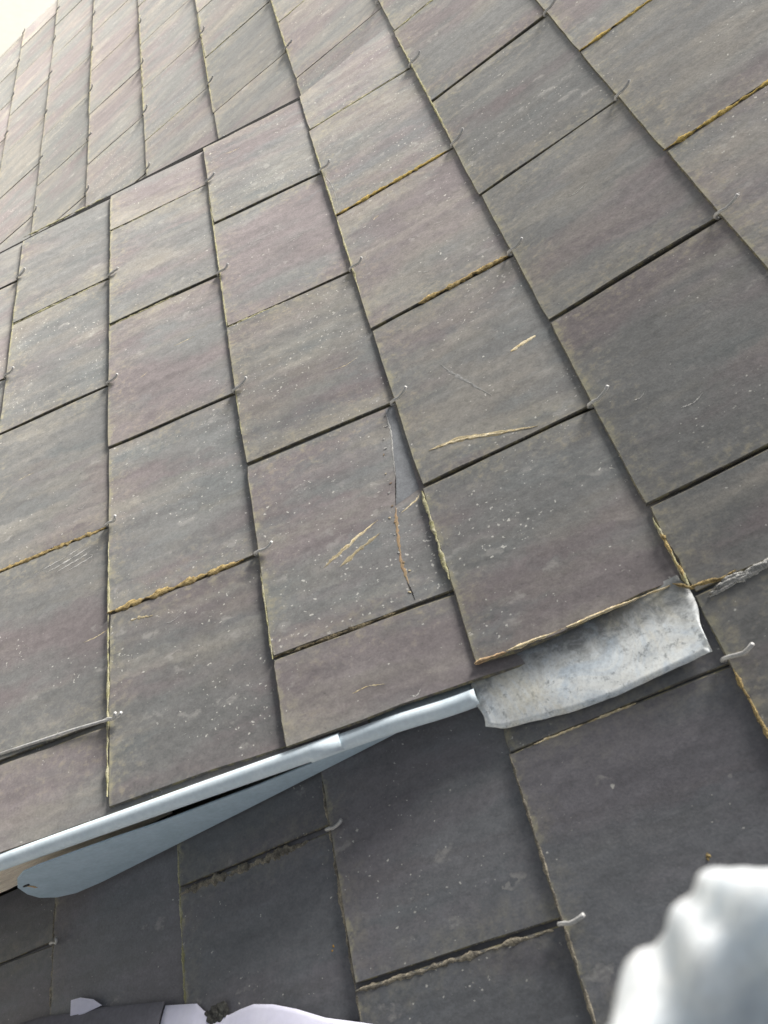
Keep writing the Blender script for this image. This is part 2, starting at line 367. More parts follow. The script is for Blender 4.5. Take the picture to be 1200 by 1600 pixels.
# ------------------------------------------------------------------ main slope
VERGE = -8.0
roof = thing('slate_roof', 'steep grey and plum slate roof slope around the raised dormer panel', 'roof', Matrix.Translation((0, -6*G, 0)))
def box(x0, x1, y0, y1, z0, z1):
    vs = [(x, y, z) for z in (z0, z1) for y in (y0, y1) for x in (x0, x1)]
    return vs, [(0, 2, 3, 1), (4, 5, 7, 6), (0, 1, 5, 4), (2, 6, 7, 3), (0, 4, 6, 2), (1, 3, 7, 5)]
I4 = Matrix.Identity(4)
v, f = box(VERGE*W+0.01, 7.2*W, -6*G, 10*G, -0.16, -0.032)
link('roof_deck', mesh('roof_deck', v, f, M_DECK), I4, roof)

def joints(i, lo, hi, off):
    base = 0.0 if i % 2 else 0.5
    k = math.floor(lo-base-off)-1; out = []
    while base+off+k < hi+1.01: out.append(base+off+k); k += 1
    return out
def course(parent, frame, yf, i, lo, hi, off, seed, extra=0.0, ztail=None, tagk='S', hooks=True, js=None, z=None, **cut):
    jj = js or joints(i, lo, hi, off)
    for a, b in zip(jj[:-1], jj[1:]):
        if b <= lo+0.03 or a >= hi-0.03: continue
        kw = {}; x0, x1 = a, b
        if a < lo: x0 = lo; kw.update(rough_l=cut.get('rough', 0.0012))
        if b > hi: x1 = hi; kw.update(rough_r=cut.get('rough', 0.0012))
        if x0 == lo and 'lo2' in cut and a < lo: kw['l2'] = cut['lo2']*W
        if kw: kw['xc'] = (a+b)/2*W
        if not kw and abs(b-a-1) > 0.004: kw = dict(chips=1)
        tight = 0.0016 if (tagk == 'N' and i == 3) else (0.0008 if (tagk == 'S' and i < 4) else 0.0)
        if tagk == 'N' and tight and not kw: kw = dict(chips=1)
        add_slate(parent, frame, (tagk, i, round(a, 2)), i, yf(i), x0*W-tight, x1*W+tight, hash((i, round(a*10), tagk == 'S')) % 99991, extra, z, TF if tagk == 'S' else T, **kw)
        mid = (a+b)/2
        if tagk == 'M' and i == 3 and abs(mid-3.5) < 0.1: continue
        if tagk == 'S' and i == 4 and mid > 3.5: continue
        if hooks and lo+0.02 < mid < hi-0.02: add_hook(parent, frame, mid*W, yf(i), T*0.5 if z is None else z)
sy = lambda i: i*G
for i in range(-5, 4):
    course(roof, I4, sy, i, VERGE, -0.30, 0.084, 1)                       # beyond the dormer
    if i <= 3: course(roof, I4, sy, i, 3.80, 6.6, 0.10, 2, tagk='N')     # in front of the dormer
for i in range(4, 9):
    if i == 4: course(roof, I4, sy, i, VERGE, 6.6, 0, 3, js=[-8.5+k for k in range(13)]+[3.86, 4.88, 5.88, 6.88])
    else: course(roof, I4, sy, i, VERGE, 6.6, 0.0, 3)
v, f = box(VERGE*W-0.006, VERGE*W+0.012, -6*G, 10*G, -0.15, -0.004)
link('verge_board', mesh('verge_board', v, f, M_DARK), I4, roof)

# ------------------------------------------------------------------ raised dormer roof
dorm = thing('dormer_roof', 'raised shallower panel of slates edged by a pale blue metal strip', 'roof', MS @ Matrix.Translation((0, my(-3), -0.02)))
XA, XB = -0.42, 3.78
v, f = box(XA*W, XB*W, my(-3), my(3.35), -0.032, -0.012)
link('roof_deck', mesh('roof_deck', v, f, M_DECK), MS, dorm)
far = {0: -0.455, 1: -0.45, 2: -0.44, 3: -0.475, -1: -0.47, -2: -0.47}
near = {3: 3.803, 2: 3.862, 1: 3.852, 0: 3.872, -1: 3.88, -2: 3.88}
for i in range(-2, 3):
    course(dorm, MS, my, i, far[i], near[i], 0.0, 4, tagk='M', rough=0.0010)
# top course bridges from the dormer plane to the main slope
P0 = MS @ Vector((0, my(3), T*0.5)); ang = math.atan2(-T*0.5-P0.z, G)
F3 = Matrix.Translation((0, P0.y, P0.z)) @ Matrix.Rotation(ang-SLOPE, 4, 'X')
course(dorm, F3, lambda i: 0.0, 3, far[3], near[3], 0.0, 5, tagk='M', z=0.0, rough=0.0016, lo2=-0.9)
# cheeks between the dormer deck and the main slope
def cheek(x0, x1, name='cheek'):
    vs = []; st = [-3+0.35*k for k in range(19)]
    for i in st:
        p = MS @ Vector((0, my(i), -0.012)); lowz = -0.02
        for x in (x0, x1):
            vs.append((x, p.y, max(p.z, lowz+0.001))); vs.append((x, p.y, lowz))
    fs = []
    for k in range(len(st)-1):
        a, b = 4*k, 4*k+4
        fs += [(a, b, b+1, a+1), (a+2, a+3, b+3, b+2), (a, a+2, b+2, b), (a+1, b+1, b+3, a+3)]
    fs += [(0, 1, 3, 2), (4*len(st)-4, 4*len(st)-2, 4*len(st)-1, 4*len(st)-3)]
    return link(name, mesh(name, vs, fs, M_DECK), I4, dorm)
cheek(XA*W, (XA+0.08)*W); cheek((XB-0.08)*W, XB*W)

pr_ = []
for k in range(25):
    i = -2+5*k/24; pr_.append(i)
vs, fs = [], []
for i in pr_:
    for a, b in ((-0.0050, -0.006), (-0.0050, 0.0004), (0.006, 0.0004), (0.006, -0.006)): vs.append((-0.462*W+a, my(i), b-0.001))
for k in range(24):
    for q_ in range(4): fs.append((4*k+q_, 4*k+4+q_, 4*k+4+(q_+1) % 4, 4*k+(q_+1) % 4))
link('verge_line', mesh('verge_line', vs, fs, M_DARK), MS, dorm, label='thin dark strip along the far side edge')  # strip that draws the dark line along this edge
# zinc verge strips (rolled nosing with a flange under the slates)
def strip(i0, i1, x0, x1, xr0, rad, z, label, lift=0.0):
    prof = [(-0.030, 0.001), (-0.004, 0.0012)]
    for k in range(11):
        an = R(115 - 25.5*k); prof.append((rad*0.95*math.cos(an)+rad*0.35, rad*math.sin(an)))
    inner = [(p[0]*0.82-0.0002, p[1]*0.80-0.0006) for p in prof[::-1]]
    pr = prof + inner; n = len(pr); ns = 30; vs, fs = [], []
    for s in range(ns+1):
        f_ = s/ns; i = i0+(i1-i0)*f_; xc = x0+(x1-x0)*f_ + 0.003/W*0.25*math.sin(f_*7+i0)
        wob = 0.0006*math.sin(f_*11+1)
        for a, b in pr: vs.append((xc*W+a, my(i), b+z+wob+lift*(1-f_)))
    for s in range(ns):
        for k in range(n):
            k2 = (k+1) % n; fs.append((s*n+k, (s+1)*n+k, (s+1)*n+k2, s*n+k2))
    fs.append(tuple(range(n))); fs.append(tuple(range((ns+1)*n-1, ns*n-1, -1)))
    return link('verge_strip', mesh('verge_strip', vs, fs, M_ZINC, smooth=True), MS, dorm, label=label)
strip(-2.0, 2.275, 3.862, 3.870, 0, 0.0090, -0.0086, 'longer pale blue metal edge strip lapping over the other')
strip(2.10, 2.955, 3.868, 3.874, 0, 0.0088, -0.0108, 'shorter pale blue metal edge strip ending at the lead patch')

# zinc plate closing the cheek, weathered board behind it
def zs(y, k=0.0): return 0.003
def prism(outline, thick_vec, name, mat, mat_s, parent=None, **kw):
    """closed plate from an outline (list of Vectors) and a thickness vector"""
    n = len(outline); vs = [Vector(p) for p in outline] + [Vector(p)+thick_vec for p in outline]
    fs = [tuple(range(n)), tuple(range(2*n-1, n-1, -1))] + [(k, n+k, n+(k+1) % n, (k+1) % n) for k in range(n)]
    return link(name, mesh(name, vs, fs, mat), mat_s, parent, **kw)
def smooth_closed(pts, sub=4):
    n = len(pts); out = []
    for k in range(n):
        p0, p1, p2, p3 = (Vector(pts[(k+d) % n]) for d in (-1, 0, 1, 2))
        for s in range(sub):
            t = s/sub
            out.append(0.5*((2*p1)+(-p0+p2)*t+(2*p0-5*p1+4*p2-p3)*t*t+(-p0+3*p1-3*p2+p3)*t**3))
    return out
low = [(0.52, 0.004), (0.4680, 0.0042), (0.4315, 0.0036), (0.3580, 0.0034), (0.2790, 0.0034), (0.1788, 0.0042), (0.0765, 0.0052), (0.0430, 0.0095)]
rnd_end = [(0.0290, 0.0220), (0.0262, 0.0400), (0.0345, 0.0600), (0.0510, 0.0830), (0.0720, 0.0990), (0.0900, 0.1060)]
top = [(0.1080, 0.1035), (0.1440, 0.0925), (0.1825, 0.0800), (0.2223, 0.0650), (0.3134, 0.0400), (0.3964, 0.0232), (0.4388, 0.0150), (0.4740, 0.0085), (0.52, 0.0062)]
plx = lambda y: (3.965-0.034*y/G)*W
pol = [Vector((plx(y), y, z)) for y, z in low+rnd_end+top]
plate = prism(pol, Vector((-0.0012, 0, 0)), 'cheek_plate', M_PLATE, I4, dorm, label='flat blue-grey metal plate with a rounded end and nail hole')
hole = [Vector((plx(0.058)+0.0006, 0.058+0.0042*math.cos(a), 0.0790+0.0020*math.sin(a))) for a in [k*math.pi/5 for k in range(10)]]
prism(hole, Vector((-0.0008, 0, 0)), 'nail_hole', M_DARK, I4, plate)
stain = [(0.0560, 0.0765), (0.0585, 0.0768), (0.0575, 0.0700), (0.0545, 0.0640), (0.0530, 0.0660), (0.0550, 0.0705)]
prism([Vector((plx(y)+0.0004, y, z)) for y, z in stain], Vector((-0.0008, 0, 0)), 'rust_stain', M_RUST, I4, plate)
# weathered board
vs, fs = [], []
ys = [-0.60+0.03*k for k in range(28)]; rb = random.Random(5)
for y in ys:
    hM = (4*G-HINGE-y)*math.tan(DEL)
    t_, b_ = max(hM-0.016, 0.04), 0.036+rb.uniform(-0.0008, 0.0008)
    b_ = min(b_, t_-0.004)
    for x in (3.858*W, 3.80*W): vs += [(x+rb.uniform(-0.0005, 0.0005), y, t_), (x+rb.uniform(-0.0005, 0.0005), y, b_)]
for k in range(len(ys)-1):
    a, b = 4*k, 4*k+4
    fs += [(a, b, b+1, a+1), (a+2, a+3, b+3, b+2), (a, a+2, b+2, b), (a+1, b+1, b+3, a+3)]
fs += [(0, 1, 3, 2), (4*len(ys)-4, 4*len(ys)-2, 4*len(ys)-1, 4*len(ys)-3)]
link('verge_timber', mesh('verge_timber', vs, fs, M_WOOD), I4, dorm, label='weathered pale timber showing under the metal strip')

# ------------------------------------------------------------------ lead patch
def lerp_table(tab, x):
    if x <= tab[0][0]: return tab[0][1:]
    for a, b in zip(tab[:-1], tab[1:]):
        if x <= b[0]:
            t = (x-a[0])/(b[0]-a[0]); return tuple(p+(q-p)*t for p, q in zip(a[1:], b[1:]))
    return tab[-1][1:]
lowt = [(2.958, 3.998, 0.0095), (3.02, 4.022, 0.0075), (3.149, 4.036, 0.0055), (3.356, 4.057, 0.0050), (3.532, 4.064, 0.0048), (3.737, 4.058, 0.0055), (3.90, 4.053, 0.0055), (3.985, 4.050, 0.006)]
org = Vector((3.82*W, 3.45*G, 0))
nu, nv = 14, 40; vs, fs = [], []
rl = random.Random(3)
for s in range(nv+1):
    fv = s/nv; i = 2.958+(3.992-2.958)*fv
    lx, lh = lerp_table(lowt, i)
    hM = max(0.0, ((4-i)*G-HINGE)*math.tan(DEL)*1.0)
    hu = P0.z - T*0.5 - 0.0035 - (i-3.0)*G*math.tan(-ang)      # under the bridging slates
    hu = max(hu-0.0008, 0.0004)
    for u in range(nu+1):
        fu = u/nu; x = 3.775+(lx-3.775)*fu
        ease = fu**1.25
        h = hu*(1-ease)+lh*ease + 0.0010*math.sin(fu*math.pi)*mnoise.noise(Vector((i*4, fu*3, 0))) + 0.0004*mnoise.noise(Vector((i*14, fu*9, 4)))
        ii = i + 0.012*mnoise.noise(Vector((fu*4, 0, 2)))*(1 if s in (0, nv) else 0)
        if s == nv: ii += 0.02*math.sin(fu*5)-0.01
        if s == 0: ii += -0.010*fu + 0.006*math.sin(fu*9); h += 0.0012
        if u == nu: x += 0.004*mnoise.noise(Vector((i*11, 1, 0)))
        vs.append(Vector((x*W, ii*G, h))-org)
n0 = len(vs)
vs += [p+Vector((0, 0, -0.0018)) for p in vs]
q = lambda s, u: s*(nu+1)+u
for s in range(nv):
    for u in range(nu):
        fs.append((q(s, u), q(s, u+1), q(s+1, u+1), q(s+1, u)))
        fs.append((n0+q(s, u), n0+q(s+1, u), n0+q(s+1, u+1), n0+q(s, u+1)))
for s in range(nv):
    fs.append((q(s, 0), q(s+1, 0), n0+q(s+1, 0), n0+q(s, 0))); fs.append((q(s, nu), n0+q(s, nu), n0+q(s+1, nu), q(s+1, nu)))
for u in range(nu):
    fs.append((q(0, u), n0+q(0, u), n0+q(0, u+1), q(0, u+1))); fs.append((q(nv, u), q(nv, u+1), n0+q(nv, u+1), n0+q(nv, u)))
lead = link('lead_flashing', mesh('lead_flashing', vs, fs, M_LEAD, smooth=False), Matrix.Translation(org),
            label='mottled whitish lead sheet tucked under slates where the pale metal strip ends', cat='flashing')
for p in lead.data.polygons: p.use_smooth = True

# ------------------------------------------------------------------ moss in the joints, ridges, cracks, chips
def ribbon(name, pts, width, height, mat, frame, parent, seed, jag=0.5, taper=True, kind=None, label=None, sub=6):
    """irregular low crust lying along pts (x, y, z): granular, with thin and thick stretches"""
    rn = random.Random(seed); P = []; sub = sub*3
    for a, b in zip(pts[:-1], pts[1:]):
        for s in range(sub): P.append(Vector(a).lerp(Vector(b), s/sub))
    P.append(Vector(pts[-1])); n = len(P); vs, fs = [], []
    prof = [(-1, -0.9), (-0.72, 0.25), (-0.25, 0.8), (0.3, 0.75), (0.75, 0.25), (1, -0.9)]; m_ = len(prof)
    tot = sum((P[k+1]-P[k]).length for k in range(n-1)); run = 0.0
    for k, p in enumerate(P):
        t = (P[min(k+1, n-1)]-P[max(k-1, 0)]); t.normalize(); sd_ = Vector((t.y, -t.x, 0))
        if k: run += (P[k]-P[k-1]).length
        f = k/(n-1); env = min(1, 8*f+0.2, 8*(1-f)+0.2) if taper else 1.0
        slow = mnoise.noise(Vector((run*55, seed*1.7, 0))); mid = mnoise.noise(Vector((run*190, seed*1.7, 3)))
        w_ = width*env*max(0.06, 0.85 + jag*(1.3*slow + 0.8*mid))
        sh = width*jag*0.35*mnoise.noise(Vector((run*120, seed*1.7, 9)))
        hk = height*(0.55 + jag*(0.7*slow+0.5*mid))
        for q_, (a, b) in enumerate(prof):
            g_ = mnoise.noise(Vector((run*420, q_*2.3, seed)))
            vs.append(p+sd_*(a*w_*0.5*(1+0.5*jag*g_)+sh)+Vector((0, 0, b*max(hk, height*0.1)+height*0.5*jag*g_)))
    for k in range(n-1):
        for s in range(m_): s2 = (s+1) % m_; fs.append((k*m_+s, k*m_+s2, (k+1)*m_+s2, (k+1)*m_+s))
    fs.append(tuple(range(m_))); fs.append(tuple(range(n*m_-1, (n-1)*m_-1, -1)))
    return link(name, mesh(name, vs, fs, mat, smooth=True), frame, parent, kind=kind, label=label)
def joint_moss(parent, frame, yf, i, j, mat, width=0.0055, f0=0.03, f1=0.97, dx=0.0, seed=0, zoff=0.0, h=0.0012):
    pts = []
    for k in range(7):
        f = f0+(f1-f0)*k/6
        pts.append((j*W+dx, yf(i)+f*G, T*0.5-T*f+zoff-(-0.0006 if mat in (M_MOSSY, M_CRUST, M_OCHRE) else 0.0003)))
    return ribbon('joint_moss', pts, width, h, mat, frame, parent, seed, 0.85)
jm = [  # dormer: course, joint, material, width, from, to, shift
 (3, 1.0, M_OCHRE, 0.0056, 0.0, 0.93, -0.0012), (2, 1.5, M_MOSSG, 0.003, 0.0, 0.5, 0), (3, 2.0, M_MOSSY, 0.0052, 0.35, 0.97, -0.0016), (1, 3.0, M_MOSSY, 0.0060, 0.0, 0.90, -0.0018),
 (0, 2.5, M_MOSSY, 0.0065, 0.1, 0.98, -0.0018), (2, 3.5, M_MOSSB, 0.0040, 0.0, 0.75, -0.0012), (3, 0.0, M_MOSSG, 0.0042, 0.0, 0.95, 0), (1, 0.0, M_MOSSG, 0.0042, 0.0, 0.95, 0),
 (0, 0.5, M_MOSSG, 0.0045, 0.0, 0.95, 0), (0, -0.5, M_MOSSG, 0.004, 0.0, 0.95, 0), (1, 1.0, M_MOSSG, 0.0034, 0.0, 0.6, 0)]
for k, (i, j, mt, wd_, f0, f1, dx) in enumerate(jm):
    wd_ *= 1.25
    if i == 3: joint_moss(dorm, F3, lambda i: 0.0, i, j, mt, wd_, f0, f1, dx, 40+k, -T*0.5)
    else: joint_moss(dorm, MS, my, i, j, mt, wd_, f0, f1, dx, 40+k)
for k, (i, j, mt, wd_, f0, f1, dx) in enumerate([
 (5, 1.0, M_OCHRE, 0.0062, 0.0, 1.0, -0.0008), (5, 2.0, M_OCHRE, 0.0062, 0.0, 1.0, -0.0008), (5, 0.0, M_MOSSG, 0.004, 0.0, 1.0, 0), (1, 4.10, M_CRUST, 0.0085, 0.0, 0.86, 0.0040),
 (2, 4.60, M_CRUST, 0.0045, 0.0, 0.95, 0.0038), (4, -0.5, M_MOSSG, 0.005, 0, 1, 0),
 (3, -1.92, M_MOSSG, 0.005, 0, 1, 0), (2, -2.42, M_MOSSG, 0.005, 0, 1, 0), (1, -1.92, M_MOSSG, 0.005, 0, 1, 0), (4, -1.5, M_MOSSG, 0.005, 0, 1, 0), (3, -3.92, M_MOSSG, 0.005, 0, 1, 0), (1, -4.92, M_MOSSG, 0.005, 0, 1, 0)]):
    joint_moss(roof, I4, sy, i, j, mt, wd_, f0, f1, dx, 70+k)
# lichen crusts creeping along some slate tails
def tail_lichen(parent, frame, y, j0, j1, seed, mat=None, z=T*0.5, wd_=0.0032, dy=0.0006):
    pts = [((j0+(j1-j0)*k/8)*W, y+dy, z+0.0003) for k in range(9)]
    return ribbon('lichen', pts, wd_, 0.0008, mat or M_MOSSG, frame, parent, seed, 0.9, sub=5)
for k, (i, a, b) in enumerate([(2, 0.1, 2.3), (1, -0.4, 1.2), (1, 2.6, 3.8), (2, 3.1, 3.5), (0, 0.0, 0.8)]):
    tail_lichen(dorm, MS, my(i), a, b, 90+k, wd_=0.0024)
tail_lichen(dorm, F3, 0.0, 3.02, 3.45, 97, z=0.0, wd_=0.004)
tail_lichen(dorm, F3, 0.0, 0.2, 1.7, 98, z=0.0, wd_=0.0022)
for k, (i, a, b) in enumerate([(4, -0.4, 0.9), (4, 3.55, 3.84), (3, -3.6, -1.2), (2, -3.4, -1.6), (1, -4.6, -2.4), (0, -5.2, -3.4)]):
    tail_lichen(roof, I4, sy(i), a, b, 110+k, wd_=0.0026)

for k, (i, a, b, mt, w_) in enumerate([(1, 3.93, 4.75, M_MOSSG, 0.0036), (2, 3.93, 4.72, M_CRUST, 0.0042), (0, 3.95, 4.4, M_CRUST, 0.0036), (3, 4.1, 5.0, M_CRUST, 0.0026), (4, 4.12, 4.5, M_MOSSY, 0.0024)]):
    tail_lichen(roof, I4, sy(i), a, b, 190+k, mt, wd_=w_)
# cut edge of the dormer slates: moss and pale broken rim above the lead patch
def F3x(i, j, dz=0.0008): return (j*W, (i-3)*G, -T*0+SLOPE*0 + dz - T/G*((i-3)*G))
ribbon('broken_rim', [F3x(3.16, 3.798), F3x(3.4, 3.800), F3x(3.7, 3.797), F3x(3.93, 3.798)], 0.0026, 0.0011, M_PALE, F3, dorm, 131, 0.7, sub=10)
ribbon('rim_moss', [F3x(3.0, 3.800), F3x(3.08, 3.797), F3x(3.16, 3.801)], 0.0030, 0.0014, M_RUST, F3, dorm, 132, 0.9, sub=8)
ribbon('rim_moss', [(3.80*W, 3.95*G, 0.003), (3.838*W, 4.01*G, 0.0042), (3.842*W, 4.06*G, 0.0042), (3.852*W, 4.13*G, 0.0036), (3.848*W, 4.20*G, 0.003)], 0.0030, 0.0010, M_MOSSY, I4, roof, 133, 0.9, sub=8)
ribbon('joint_moss', [(3.62*W, 4.003*G, 0.003), (3.72*W, 4.004*G, 0.003), (3.80*W, 4.006*G, 0.003)], 0.0035, 0.0014, M_MOSSY, I4, roof, 134, 1.0, sub=10)
for k in range(6):
    rr = random.Random(200+k); o_ = 0.0024*k
    ribbon('broken_rim', [((3.888-0.006*k)*W, (4.05+0.014*k+rr.uniform(0, .02))*G, 0.0020+rr.uniform(0, 0.0012)), ((3.880-0.004*k)*W, (4.17+0.02*k)*G, 0.0018+rr.uniform(0, .0012)), ((3.872-0.002*k)*W, (4.34+0.03*k)*G, 0.0012)],
           0.0034, 0.0020, M_GREY, I4, roof, 140+k, 0.9, sub=9)

jo = slates[('N', 3, 4.1)]
ribbon('lichen', [(4.1*W+0.0006, (3.0+0.12*k)*G, T*0.5-T*0.12*k+0.0004) for k in range(1, 6)], 0.0017, 0.0006, M_PALE, I4, jo, 180, 0.9, sub=7)
# cracked slate and the marks on others (thin flat sub-parts of their slate)
def mark(name, slate, frame, pts, width, mat, seed, ragged=0.5, h=0.00022, ends=(0.15, 0.1)):
    """pts in the plane of the frame; the mark lies on that slate's own top face"""
    rn = random.Random(seed); Mi = FR[slate.name].inverted() @ frame; P = []
    src = [Vector((p[0], p[1], 0)) for p in pts]; src = [src[0]*2-src[1]] + src + [src[-1]*2-src[-2]]
    for k in range(1, len(src)-2):
        p0, p1, p2, p3 = src[k-1:k+3]
        for q_ in range(9):
            t = q_/9; P.append(0.5*((2*p1)+(-p0+p2)*t+(2*p0-5*p1+4*p2-p3)*t*t+(-p0+3*p1-3*p2+p3)*t**3))
    P.append(src[-2]); n = len(P); vs, fs = [], []
    for k, p in enumerate(P):
        t = (P[min(k+1, n-1)]-P[max(k-1, 0)]).normalized(); sd_ = Vector((-t.y, t.x, 0)); f = k/(n-1)
        env = min(1.0, ends[0]+4*f, ends[1]+2.5*(1-f))
        width_ = width*0.8
        wl = width_*0.5*env*(1+rn.uniform(-ragged, ragged)*1.2); wr = width_*0.5*env*(1+rn.uniform(-ragged, ragged)*1.2)
        for a_, z in ((-max(wl, 1e-4), 0.0), (-max(wl, 1e-4)*0.5, h), (max(wr, 1e-4)*0.5, h), (max(wr, 1e-4), 0.0)):
            q_ = Mi @ (p+sd_*a_); vs.append((q_.x, q_.y, z+0.00004))
    for k in range(n-1):
        for c_ in range(3): fs.append((4*k+c_, 4*k+4+c_, 4*k+5+c_, 4*k+1+c_))
    return link(name, mesh(name, vs, fs, mat), FR[slate.name], slate)
def mp(i, j): return (j*W, my(i))
sl_ = slates[('M', 2, 2.5)]
rj = random.Random(9)
shard = [(2.990, 2.505), (2.938, 2.515), (2.926, 2.60), (2.934, 2.66), (2.915, 2.74), (2.902, 2.82), (2.892, 2.87), (2.884, 2.90), (2.868, 2.948), (2.842, 3.03), (2.90, 3.018), (2.992, 2.995)]
Ms_ = FR[sl_.name].inverted() @ MS
pl_ = [Ms_ @ Vector((*mp(*p), 0)) for p in shard]
link('bare_patch', mesh('bare_patch', [(p.x, p.y, 0.00012) for p in pl_], [tuple(range(len(pl_)))], M_BARE), FR[sl_.name], sl_)
for args in [('crack', [(2.935, 2.54), (2.930, 2.66), (2.905, 2.78), (2.885, 2.88)], 0.0020, M_GREY, 0.7), ('crack', [(2.888, 2.885), (2.868, 2.948), (2.842, 3.03)], 0.0016, M_DARK, 0.5),
             ('crack', [(2.838, 3.04), (2.815, 3.13), (2.800, 3.22), (2.795, 3.27)], 0.0034, M_RUST, 0.7), ('crack', [(2.790, 3.26), (2.790, 3.33), (2.796, 3.40)], 0.0030, M_RUST, 0.7),
             ('crack', [(2.792, 3.39), (2.800, 3.43), (2.806, 3.475)], 0.0016, M_DARK, 0.5), ('gouge', [(2.86, 3.075), (2.955, 3.045), (2.985, 3.02)], 0.0022, M_PALE, 0.7),
             ('gouge', [(2.405, 3.177), (2.56, 3.12), (2.724, 3.066)], 0.0030, M_PALE, 0.8), ('gouge', [(2.46, 3.215), (2.60, 3.165), (2.72, 3.130)], 0.0050, M_TAN, 0.55), ('gouge', [(2.37, 3.19), (2.47, 3.15), (2.56, 3.125)], 0.0046, M_TAN, 0.55)]:
    mark(args[0], sl_, MS, [mp(*p) for p in args[1]], args[2], args[3], len(args[1])*7+int(args[2]*1e5), args[4])
rj = random.Random(12)
for k in range(16):                     # loose chips along the break
    jj = 2.55+0.92*k/16+rj.uniform(-.02, .02); ii = 2.93-0.13*min(1, (jj-2.5)/0.55)+rj.uniform(-0.018, 0.012)
    p = mp(ii, jj); a_ = rj.uniform(0, 3.1); l_ = rj.uniform(0.0012, 0.0045)
    mark('chip', sl_, MS, [p, (p[0]+l_*0.5*math.cos(a_), p[1]+l_*0.5*math.sin(a_)), (p[0]+l_*math.cos(a_), p[1]+l_*math.sin(a_))], rj.uniform(0.001, 0.0026), rj.choice([M_GREY, M_PALE, M_FAINT, M_RUST]), 400+k, 0.9, h=0.0005)
s3 = slates[('M', 3, 2.0)]
def m3(i, j): return (j*W, (i-3)*G)
mark('gouge', s3, F3, [m3(3.112, 2.845), m3(3.291, 2.8605), m3(3.494, 2.916), m3(3.706, 2.9726)], 0.0062, M_TAN, 160, 0.4)
mark('gouge', s3, F3, [m3(3.130, 2.847), m3(3.291, 2.863), m3(3.494, 2.918), m3(3.68, 2.968)], 0.0036, M_PALE, 164, 0.6, h=0.0004)
mark('gouge', s3, F3, [m3(3.742, 2.547), m3(3.82, 2.536), m3(3.902, 2.529)], 0.0044, M_PALE, 161, 0.4, ends=(0.4, 0.6))
mark('scratch', s3, F3, [m3(3.338, 2.419), m3(3.40, 2.52), m3(3.466, 2.612), m3(3.546, 2.7215)], 0.0032, M_FAINT, 162, 1.0, h=0.0001)
s1 = slates[('M', 1, 3.0)]
mark('gouge', s1, MS, [mp(1.153, 3.072), mp(1.23, 3.080), mp(1.303, 3.0915)], 0.0040, M_TAN, 163, 0.9)
s0 = slates[('M', 0, 2.5)]
for k in range(4):
    mark('scratch', s0, MS, [mp(0.45+0.08*k, 2.60+0.02*k), mp(0.65+0.07*k, 2.575+0.02*k), mp(0.86, 2.545+0.025*k)], 0.0016, M_GREY, 170+k, 0.9, h=0.0001)
sn = slates[('M', 2, 0.5)]
mark('scratch', slates[('M', 3, 0.0)], F3, [m3(3.0155, 0.561), m3(3.05, 0.75), m3(3.035, 0.95)], 0.0013, M_GREY, 176, 0.6, h=0.0001)
# odd short scratches on more of the nearer slates
rq = random.Random(77)
for key, o in list(slates.items()):
    if key[0] in 'MN' or key[2] > -1.0:
        for k in range(rq.choice([0, 1, 1, 2])):
            x, y = rq.uniform(-0.1, 0.1), rq.uniform(0.02, 0.15); ln = rq.uniform(0.008, 0.035)
            mark('scratch', o, FR[o.name], [(x, y), (x+rq.uniform(-.003, .003), y+ln*0.5), (x+rq.uniform(-.006, .006), y+ln)], rq.uniform(0.0006, 0.0013), rq.choice([M_GREY, M_PALE, M_GREY]), rq.randrange(99999), 0.9, h=0.0001)

# little lichen flecks on the near slates
def fleck(x, y, z, r, mat, seed, frame=I4, parent=None):
    rn = random.Random(seed); vs, fs = [(0, 0, r*0.35)], []
    for k in range(8):
        a = k*math.pi/4; q_ = r*rn.uniform(0.6, 1.25); vs.append((q_*math.cos(a), q_*math.sin(a), 0.0))
    for k in range(8): fs.append((0, 1+k, 1+(k+1) % 8))
    fs.append(tuple(range(8, 0, -1)))
    return link('lichen_fleck', mesh('lichen_fleck', vs, fs, mat), frame @ Matrix.Translation((x, y, z)), parent)
M_ORANGE = simple('orange_lichen', (0.46, 0.27, 0.05), 0.9, 0, 300, 0.3)
for i, j, r_, mt in [(1.909, 4.468, 0.0019, M_ORANGE), (1.900, 4.480, 0.0016, M_ORANGE), (3.6195, 4.559, 0.0018, M_MOSSY), (3.612, 4.566, 0.0012, M_MOSSY)]:
    fleck(j*W, i*G, T*0.5-T*(i-math.floor(i))+0.0003, r_, mt, int(i*1000), I4, roof)

add_hook(roof, I4, 4.09*W, sy(4), T*0.5)
# long exposed hook shanks
add_hook(dorm, MS, 3.5*W, my(1), T*0.5, HOOK_L)
add_hook(roof, I4, 4.1*W, sy(-1), T*0.5, HOOK_L)

